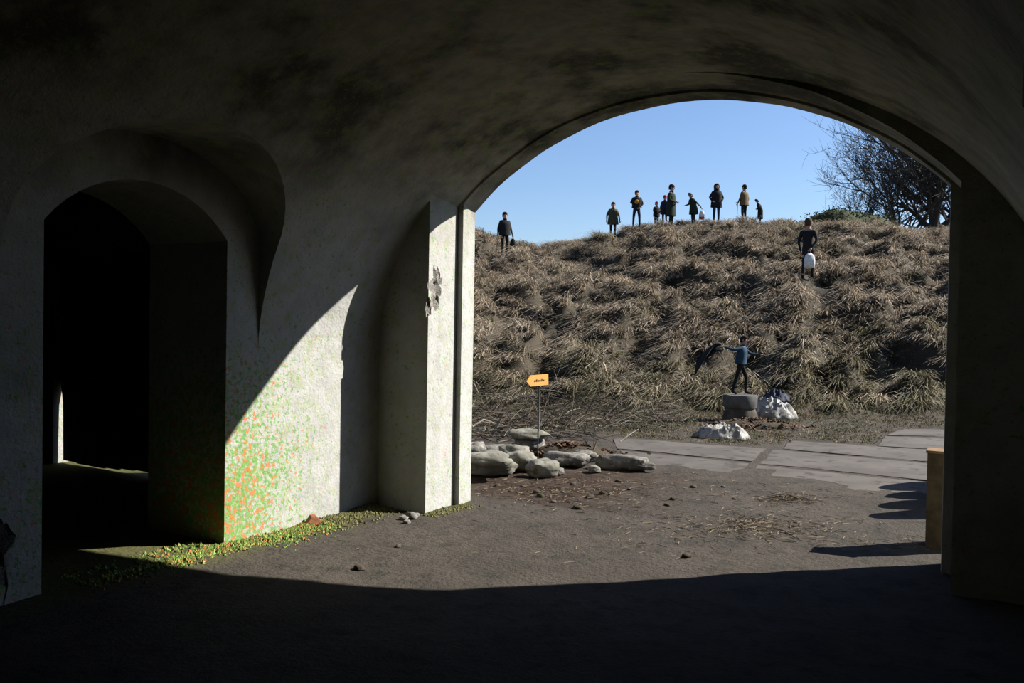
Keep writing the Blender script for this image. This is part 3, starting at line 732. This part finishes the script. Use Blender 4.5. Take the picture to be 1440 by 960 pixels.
# ------------------------------------------------------------------ timber barrier beside the right jamb
mb = MB(); pr = []
fp = empty('timber_barrier', (4.62, 10.02, 0)); tag(fp, 'barrier of four broad round-topped boards beyond the right jamb', 'fence')
hts = [.83, .82, .83, .96]
for i in range(4):
    mb = MB(); y0 = -.86+i*.56; h_ = hts[i]; r_ = .2
    poly = [Vector((0, y0-.27, -.05)), Vector((0, y0+.27, -.05)), Vector((0, y0+.27, h_-.42))]+[Vector((0, y0+.27*math.cos(t), h_-.42+.42*math.sin(t))) for t in np.linspace(.15, PI-.15, 13)]+[Vector((0, y0-.27, h_-.42))]
    mb.prism(poly, (.05, 0, 0)); mb.build('board', M_WOODOLD, fp)
for zz in (.12, .36):
    mb = MB(); mb.box((.075, 0, zz), (.025, 1.1, .045)); mb.build('rail', M_WOODOLD, fp)
P0 = on_z(1314, 776); ps = empty('timber_post', (4.535, 7.53, 0)); tag(ps, 'squat square timber post with top painted paler as if sunlit against the right jamb', 'post')
mb = MB(); mb.prism([Vector((-.17, -.09, -.05)), Vector((.12, -.09, -.05)), Vector((.12, .09, -.05)), Vector((-.17, .09, -.05))], (0, 0, .775)); mb.build('shaft', M_WOODOLD, ps)
mb = MB(); mb.box((-.025, .0, .735), (.155, .10, .010)); mb.build('cap', mottled('sunlit_top_wood', (.26, .16, .085), (.21, .125, .065), 12, .8, .2, .004), ps)  # cap in brighter orange wood: sunlight on the post top put into the colour

# ------------------------------------------------------------------ pedestal and plastic sheets
P = on_z(1040, 592); PED = Vector((P[0], P[1], 0)); dep = (P-CAM) @ FW
pd = empty('round_pedestal', PED); tag(pd, 'round dark pedestal with thick overhanging top in front of the slope', 'pedestal')
def lathe(mb, prof, n=28, wobk=0.0, seed=0):
    mb.rings([[Vector((r_*math.cos(2*PI*k/n), r_*math.sin(2*PI*k/n), z_))*(1+wobk*mnoise.noise(Vector((math.cos(2*PI*k/n)*2, math.sin(2*PI*k/n)*2, z_*5+seed)))) for k in range(n)] for r_, z_ in prof])
mb = MB(); lathe(mb, [(.33, -.05), (.31, .06), (.285, .17), (.27, .255)], 28, .12); mb.build('plinth', M_PEDLOW, pd, 50)
mb = MB(); lathe(mb, [(.24, .235), (.285, .25), (.30, .29), (.305, .44), (.295, .475), (.24, .48)], 32, .02); mb.build('top_block', M_PEDESTAL, pd, 40)
def crumple(name, px, py, sx, sy, sz, rz, mat, label, cat, seed, z0=0.0, group=None):
    P = on_z(px, py); mb = MB(); n = 26; off = Vector((seed*5.1, seed*2.3, 0)); ids = {}
    def hgt(s, t):
        e = max(0, 1-(s*s+t*t)); q = Vector((s*2.2, t*2.2, 0))+off
        rg = 1-abs(mnoise.noise(q))*2.0; rg2 = 1-abs(mnoise.noise(q*2.3))*2.0
        return (e**.6)*sz*(.35+.45*rg+.3*rg2)+.01
    top = []
    for j in range(n):
        for i in range(n):
            s, t = -1+2*i/(n-1), -1+2*j/(n-1); m_ = math.sqrt(1-t*t/2); m2 = math.sqrt(1-s*s/2); u_, v_ = s*m_, t*m2
            k = 1+.25*mnoise.noise(Vector((u_*2, v_*2, seed))); top.append(mb.vert((u_*sx*k, v_*sy*k, max(.004, hgt(u_, v_)))))
    for j in range(n-1):
        for i in range(n-1): mb.face((top[j*n+i], top[j*n+i+1], top[(j+1)*n+i+1], top[(j+1)*n+i]))
    o = mb.build(name, mat, None, 24, recalc=False); md = o.modifiers.new('thick', 'SOLIDIFY'); md.thickness = .006; md.offset = -1
    o.location = (P[0], P[1], z0); o.rotation_euler = (0, 0, TH+rz); return tag(o, label, cat, group)
crumple('plastic_sheet', 1016, 616, .42, .30, .24, -.1, M_TARP, 'crumpled pale plastic sheet lying at the edge of the slabs', 'sheet', 1)
crumple('plastic_sheet', 1080, 588, .50, .34, .40, -.25, M_TARP, 'crumpled white plastic sheet heaped beside the round pedestal', 'sheet', 2)
crumple('cloth_bundle', 1090, 584, .26, .22, .24, -.4, M_NAVY, 'dark blue cloth bundle on the white plastic sheet', 'cloth', 3, .27)

# ------------------------------------------------------------------ people
def cloth(name, c): return plain(name, c, .9)
C_OLIVE = cloth('olive_cloth', (.075, .070, .035)); C_BLACK = cloth('black_cloth', (.014, .015, .018)); C_NAVY2 = cloth('dark_navy_cloth', (.018, .026, .05))
C_JEAN = cloth('jeans_cloth', (.03, .042, .075)); C_RED = cloth('red_knit', (.45, .02, .04)); C_TAN = cloth('tan_cloth', (.15, .105, .05)); C_GREY = cloth('grey_cloth', (.06, .065, .07))
C_GREENG = cloth('dark_green_cloth', (.022, .032, .02)); C_BLUE = cloth('blue_cloth', (.02, .06, .11)); C_YEL = cloth('yellow_cloth', (.62, .33, .04)); C_WHITE = cloth('white_bag', (.80, .80, .78)); C_SHOE = cloth('shoe', (.02, .018, .016))
C_HAIRD = cloth('dark_hair', (.02, .015, .012)); C_HAIRB = cloth('brown_hair', (.06, .04, .025)); C_REDB = cloth('red_plastic', (.65, .05, .07)); C_STICK = M_WOODOLD

def person(label, loc, yaw, height, jacket, trousers, arms=None, legs=None, coat=None, hat=None, hair=C_HAIRD, hood=None, lean=0.0, group='visitors on the rampart', headturn=0.0, scarf=None):
    """local frame: front is +Y, right hand is +X, model height 1.75"""
    sc_ = height/1.81
    root = empty('person', loc, yaw); root.scale = (sc_, sc_, sc_); tag(root, label, 'person', group)
    arms = arms or {}; legs = legs or {}
    V = []; Rr = []; Ee = []; Tg = []
    def v(p, r, tagname, par=None):
        V.append(Vector(p)); Rr.append(r if hasattr(r, '__len__') else (r, r)); Tg.append(tagname); i = len(V)-1
        if par is not None: Ee.append((par, i))
        return i
    pel = v((0, 0, .96), (.145, .115), 'legs'); wa = v((0, 0, 1.10), (.145, .105), 'torso', pel); ch = v((0, 0, 1.28), (.165, .115), 'torso', wa)
    ub = v((0, -.01, 1.40), (.13, .09), 'torso', ch); nb_ = v((0, 0, 1.49), .056, 'head', ub); hl = v((0, .018, 1.575), (.066, .074), 'head', nb_)
    hm = v((0, .012, 1.655), (.076, .092), 'head', hl); v((0, 0, 1.735), (.056, .066), 'head', hm)
    for sgn, key in ((1, 'R'), (-1, 'L')):
        el, wr = arms.get(key, ((.27*sgn, -.03, 1.14), (.27*sgn, .07, .90)))
        el = Vector(el); wr = Vector(wr); sh = v((.175*sgn, -.005, 1.41), .072, 'torso', ub); e = v(el, .05, 'arm', sh); w_ = v(wr, .034, 'arm', e)
        d = (wr-el).normalized(); side = d.cross(Vector((0, 0, 1)) if abs(d.z) < .8 else Vector((0, 1, 0))).normalized(); nrm = side.cross(d)
        pm = v(wr+d*.075, (.036, .026), 'hand', w_)
        for k, (o_, L_) in enumerate(((-.028, .062), (-.009, .078), (.010, .074), (.028, .056))):
            f1 = v(wr+d*(.085+L_*.45)+side*o_+nrm*.006, .0095, 'hand', pm); v(wr+d*(.085+L_*.95)+side*o_*1.05+nrm*.028, .0085, 'hand', f1)
        t1 = v(wr+d*.05-side*.048+nrm*.012, .0115, 'hand', pm); v(wr+d*.085-side*.060+nrm*.03, .0095, 'hand', t1)
        kn, an = legs.get(key, ((.10*sgn, .02, .52), (.11*sgn, -.02, .09)))
        hp = v((.09*sgn, 0, .90), .098, 'legs', pel); k_ = v(kn, .066, 'legs', hp); a_ = v(an, .046, 'legs', k_)
        an = Vector(an); v((an.x+.01*sgn, an.y+.15, max(.035, an.z-.05)), (.045, .034), 'shoe', a_)
    me = bpy.data.meshes.new('body'); me.from_pydata([tuple(p) for p in V], Ee, []); tmp = bpy.data.objects.new('tmp_body', me); COL.objects.link(tmp)
    sk = tmp.modifiers.new('skin', 'SKIN'); sk.use_smooth_shade = True
    for i, d in enumerate(me.skin_vertices[0].data): d.radius = Rr[i]; d.use_root = (i == 0)
    sb = tmp.modifiers.new('sub', 'SUBSURF'); sb.levels = 1; sb.render_levels = 1
    bpy.context.view_layer.update()
    body = bpy.data.meshes.new_from_object(tmp.evaluated_get(bpy.context.evaluated_depsgraph_get())); bpy.data.objects.remove(tmp)
    mats = [M_SKIN, jacket, trousers, C_SHOE, M_EYE, M_LIP]; body.materials.clear()
    VA_ = np.array([tuple(p) for p in V]); slot = dict(head=0, hand=0, torso=1, arm=1, legs=2, shoe=3)
    mi = []
    for pl_ in body.polygons:
        c_ = np.array(pl_.center); j = int(np.argmin(((VA_-c_)**2).sum(1))); mi.append(slot[Tg[j]])
    body.polygons.foreach_set('material_index', mi)
    # facial features merged into the body mesh
    fm = MB(); fm.mat = 4
    for s_ in (-1, 1): fm.ellip((.030*s_, .093, 1.665), (.010, .006, .007), 6, 5)
    fm.mat = 0; fm.ellip((0, .102, 1.635), (.012, .018, .024), 6, 5)
    for s_ in (-1, 1): fm.ellip((.083*s_, .0, 1.65), (.012, .02, .032), 6, 5)
    fm.mat = 5; fm.ellip((0, .092, 1.592), (.024, .007, .007), 6, 5)
    bm = bmesh.new(); bm.from_mesh(body); bm.from_mesh(fm.mesh('f'))
    def warp(p):
        if p[2] > 1.50 and abs(p[0]) < .14 and abs(p[1]) < .16: k_ = 1+.16*min(1, (p[2]-1.50)/.06); p = Vector((p[0]*k_, p[1]*k_, 1.50+(p[2]-1.50)*(1+.12*min(1, (p[2]-1.50)/.06))))
        z_ = p[2]
        if z_ > 1.0: p = Vector((p[0], p[1]+lean*(z_-1.0)+lean*.35*max(0, z_-1.4), z_-abs(lean)*.30*(z_-1.0)))
        return Vector(p)
    for q in bm.verts:
        if q.co.z > 1.48 and abs(q.co.x) < .12 and abs(q.co.y) < .14 and headturn:
            k = min(1, (q.co.z-1.48)/.08); c_, s_ = math.cos(headturn*k), math.sin(headturn*k); q.co.x, q.co.y = q.co.x*c_-q.co.y*s_, q.co.x*s_+q.co.y*c_
        q.co = warp(q.co)
    bm.to_mesh(body); bm.free()
    link_mesh('body', body, mats, root, 179)
    def part(mb, name, mat, sm=60):
        mb.v = [tuple(warp(Vector(p))) for p in mb.v]; return mb.build(name, mat, root, sm)
    def ring(z_, rx, ry, cy=0.0, n=20, wv=0.0): return [Vector((rx*math.cos(2*PI*k/n)*(1+wv*math.sin(5*2*PI*k/n)), cy+ry*math.sin(2*PI*k/n)*(1+wv*math.sin(5*2*PI*k/n)), z_)) for k in range(n)]
    if coat:
        hem, mat, fl_ = coat
        mb = MB(); rs = [ring(1.485, .075, .07), ring(1.455, .15, .095), ring(1.41, .235, .135), ring(1.28, .25, .165), ring(1.10, .235, .165)]
        if hem < .98: rs += [ring(.95, .245+fl_*.3, .175+fl_*.3)]
        rs += [ring(hem, .25+fl_, .18+fl_, 0, 20, .03), ring(hem+.01, .23+fl_, .16+fl_, 0, 20, .03), ring(min(1.2, hem+.2), .17, .12)]
        mb.rings(rs); part(mb, 'coat', mat)
        # collar
        mb = MB(); mb.rings([ring(1.46, .085, .085), ring(1.53, .078, .085), ring(1.53, .066, .072), ring(1.46, .07, .07)]); part(mb, 'collar', mat)
    if scarf:
        mb = MB(); mb.box((0, .16, 1.25), (.035, .01, .2)); part(mb, 'shirt_front', scarf)
    if hood:
        mb = MB(); mb.ellip((0, -.025, 1.655), (.118, .125, .145), 14, 10, lambda d: .80 if d.y > .62 and d.z < .55 else 1.0); mb.rings([ring(1.60, .10, .10, -.02), ring(1.50, .135, .12, -.03), ring(1.42, .19, .12, -.01)]); part(mb, 'hood', hood)
    elif hat:
        mb = MB(); rs = [ring(1.675, .092, .106, .005), ring(1.70, .096, .11, .005), ring(1.75, .084, .096), ring(1.79, .05, .056), ring(1.80, .015, .015)]; mb.rings(rs); part(mb, 'hat', hat)
        mb = MB(); mb.rings([ring(1.60, .078, .072, -.035), ring(1.68, .086, .088, -.02)]); part(mb, 'hair', hair)
    else:
        mb = MB(); rs = [ring(1.58, .068, .05, -.05), ring(1.63, .086, .075, -.032), ring(1.69, .092, .10, -.012), ring(1.74, .082, .093, -.004), ring(1.775, .05, .056), ring(1.785, .015, .015)]; mb.rings(rs); part(mb, 'hair', hair)
    return root
def stand(px, dep):
    P = at_depth(px, 310, dep); aa, bb = ab(P); return Vector((P[0], P[1], hill_z(aa, bb)-.01))
def hand_at(loc, yaw, height, elbow, wrist, lean=0.0):
    k = height/1.81; e = Vector(elbow); w_ = Vector(wrist); p = w_+(w_-e).normalized()*.10; z_ = p.z
    if z_ > 1.0: p = Vector((p.x, p.y+lean*(z_-1.0), z_-abs(lean)*.30*(z_-1.0)))
    return Vector(loc)+Matrix.Rotation(yaw, 3, 'Z') @ (p*k)
FACE = PI+TH       # facing the camera
front = dict(R=((.26, .02, 1.16), (.12, .20, 1.05)), L=((-.26, .02, 1.16), (-.10, .20, 1.08)))
person('person in open olive coat standing with arms hanging at both sides', stand(862, 40.3), FACE+.1, 1.70, C_OLIVE, C_BLACK, coat=(.72, C_OLIVE, .03), scarf=C_GREY, hair=C_HAIRB,
       arms=dict(R=((.30, -.02, 1.16), (.32, .05, .92)), L=((-.30, -.02, 1.16), (-.32, .05, .92))))
p2 = stand(895, 40.3)
person('person in dark jacket holding something yellow with both hands', p2, FACE, 1.70, C_BLACK, C_NAVY2, coat=(.95, C_BLACK, .01), arms=dict(R=((.30, -.02, 1.18), (.13, .19, 1.16)), L=((-.30, -.02, 1.15), (-.15, .14, .96))), legs=dict(R=((.14, .02, .52), (.16, -.02, .09)), L=((-.14, .02, .52), (-.16, -.02, .09))), hair=C_HAIRB)
person('short person in dark clothes with red hat, hands at the chest', stand(923, 40.2), FACE+.5, 1.28, C_BLACK, C_BLACK, coat=(.85, C_BLACK, .0), hat=C_RED, arms=dict(R=((.28, .02, 1.18), (.10, .2, 1.2)), L=((-.30, -.02, 1.18), (-.16, .2, 1.18))))
person('person with red hat half hidden beside the tall dark-coated person', stand(934.5, 40.6), FACE-.5, 1.42, C_NAVY2, C_BLACK, coat=(.7, C_NAVY2, .02), hat=C_RED)
person('tall person in long dark coat looking aside, hands in front', stand(943.5, 39.6), FACE+1.0, 1.95, C_GREENG, C_BLACK, coat=(.50, C_GREENG, .02), arms=front, hat=C_BLACK, headturn=.3)
p6 = stand(975, 40.2)
person('stooping person in green-grey coat carrying a red and white bag', p6, FACE-1.25, 1.55, C_GREENG, C_JEAN, coat=(.62, C_GREENG, .05), lean=.28, arms=dict(R=((.26, .10, 1.18), (.18, .34, 1.10)), L=((-.28, -.12, 1.16), (-.30, -.26, .98))), hair=C_HAIRB)
person('person in hooded dark parka and jeans standing upright', stand(1007, 40.4), FACE, 1.84, C_BLACK, C_JEAN, coat=(.74, C_BLACK, .02), hood=C_BLACK, arms=dict(R=((.31, -.04, 1.17), (.22, .12, 1.02)), L=((-.31, -.04, 1.17), (-.22, .12, 1.02))))
p8 = stand(1046, 40.4)
person('person in tan jacket and dark cap leaning on a stick', p8, FACE-2.5, 1.74, C_TAN, C_BLACK, coat=(.82, C_TAN, .02), hat=C_BLACK, arms=dict(R=((.27, -.03, 1.14), (.27, .07, .92)), L=((-.27, .02, 1.15), (-.30, .12, .95))))
person('short person in black crouching forward beside the person in tan jacket', stand(1069, 40.5), FACE+1.35+PI, 1.18, C_BLACK, C_BLACK, coat=(.35, C_BLACK, .02), lean=.32, arms=front, hood=None, hat=C_BLACK)
p10 = stand(710, 34.7); p10.z += .0
person('person in dark clothes walking along the path with a bag', p10, FACE+.3, 1.76, C_BLACK, C_BLACK, coat=(.86, C_BLACK, .0), arms=dict(R=((.27, -.02, 1.14), (.30, .05, .92)), L=((-.27, -.03, 1.14), (-.31, .04, .92))), legs=dict(R=((.11, .12, .54), (.12, .10, .10)), L=((-.11, .02, .52), (-.12, -.16, .12))))
p11 = stand(1137, 25.6); p11.z += .0
person('person in dark clothes climbing the slope with a white bag', p11, FACE+2.6, 1.84, C_BLACK, C_BLACK, coat=None, arms=dict(R=((.27, -.10, 1.15), (.16, -.26, .93)), L=((-.26, -.02, 1.14), (-.22, .06, .90))), legs=dict(R=((.10, .20, .56), (.10, .14, .17)), L=((-.10, .02, .52), (-.10, -.16, .09))), hair=C_HAIRB)
person('child in blue jacket on the round pedestal with outstretched arms', PED+Vector((.0, 0, .478)), TH-PI/2-.35, 1.08, C_BLUE, C_BLACK, coat=(.93, C_BLUE, .0), lean=.10, headturn=-.2, group='child on the pedestal',
       arms=dict(R=((.34, -.20, 1.36), (.34, -.46, 1.44)), L=((-.24, .24, 1.24), (-.18, .50, 1.22))), legs=dict(R=((.12, -.10, .53), (.12, -.22, .09)), L=((-.12, .16, .54), (-.13, .14, .09))))

def bag(name, loc, w_, h_, d_, mat, label, rz=TH, mat2=None, cat='bag'):
    b_ = empty(name, loc, rz); tag(b_, label, cat); mb = MB()
    def rg(z_, k): return [Vector((w_/2*k*math.copysign(abs(math.cos(t))**.6, math.cos(t)), d_/2*k*math.copysign(abs(math.sin(t))**.6, math.sin(t)), z_)) for t in np.linspace(0, 2*PI, 17)[:-1]]
    mb.rings([rg(-h_, .7), rg(-h_*.95, .95), rg(-h_*.5, 1.0), rg(-h_*.15, .8), rg(0, .35)]); mb.build('sack', mat, b_, 60)
    if mat2: mb = MB(); mb.rings([rg(-h_*1.01, .72), rg(-h_*.96, .98), rg(-h_*.72, 1.02)]); mb.build('base_band', mat2, b_, 60)
    mb = MB(); mb.tube([(-.03, 0, -.01), (-.025, 0, .07), (0, 0, .10), (.025, 0, .07), (.03, 0, -.01)], .006, 5); mb.build('handle', mat, b_, 60)
R3 = Vector(RT); F3 = Vector((-RT[1], RT[0], 0))
bag('carrier_bag', hand_at(p6, FACE-1.25, 1.55, (-.28, -.12, 1.16), (-.30, -.26, .98), .28)+Vector((0, 0, -.09)),   .24, .40, .16, C_WHITE, 'red and white carrier bag hanging beside the stooping person', TH, C_REDB)
bag('shoulder_bag', hand_at(p10, FACE+.3, 1.76, (-.27, -.03, 1.14), (-.31, .04, .92))+Vector((0, 0, -.09)), .22, .44, .16, C_BLACK, 'dark bag carried by the person on the path')
bag('plastic_bag', hand_at(p11, FACE+2.6, 1.84, (.27, -.10, 1.15), (.16, -.26, .93))+Vector((0, 0, -.09)), .30, .42, .22, C_WHITE, 'bulging white plastic bag carried up the slope')
mb = MB(); mb.ellip((0, 0, 0), (.11, .06, .10), 12, 8, lambda d: 1+.15*mnoise.noise(d*3)); o = mb.build('yellow_bundle', C_YEL, None, 60)
o.location = p2-F3*.22-R3*.03+Vector((0, 0, 1.14)); tag(o, 'small yellow bundle in the hands of a standing person', 'bundle')
mb = MB(); mb.tube([(0, 0, 0), (.01, 0, .45), (.02, 0, .92)], .013, 7); mb.tube([(.02, 0, .915), (-.03, 0, .935), (-.08, 0, .91)], .013, 7)
o = mb.build('walking_stick', C_STICK, None, 60); _h = hand_at(p8, FACE-2.5, 1.74, (-.27, .02, 1.15), (-.30, .12, .95)); o.location = (_h.x, _h.y, p8.z-.02); o.rotation_euler = (0, 0, TH); tag(o, 'thin walking stick next to the person in tan jacket', 'stick')
# flying dark coat in the child's hand
_t = TH-PI/2-.35; hand = PED+Vector((0, 0, .478+1.40*.607))+Vector((math.cos(_t)*.34-math.sin(_t)*-.52, math.sin(_t)*.34+math.cos(_t)*-.52, 0))*.607
mb = MB(); n1, n2 = 14, 8; g = []
for i in range(n1):
    t = i/(n1-1); wd_ = .05+.10*min(1, t*2.0)+.05*t
    for j in range(n2):
        s = -1+2*j/(n2-1); p = -R3*(.46*t)+Vector((0, 0, -.30*t**1.3+.04*math.sin(t*5)))+Vector((0, 0, 1))*s*wd_*.75+F3*(.06*math.sin(t*7+s*2)+s*.05)-R3*(s*-.05)
        g.append(mb.vert(p))
for i in range(n1-1):
    for j in range(n2-1): mb.face((g[i*n2+j], g[i*n2+j+1], g[(i+1)*n2+j+1], g[(i+1)*n2+j]))
o = mb.build('dark_coat', C_BLACK, None, 60, recalc=False); o.location = hand; md = o.modifiers.new('thick', 'SOLIDIFY'); md.thickness = .02
tag(o, 'black coat fluttering from the hand of the child', 'coat')
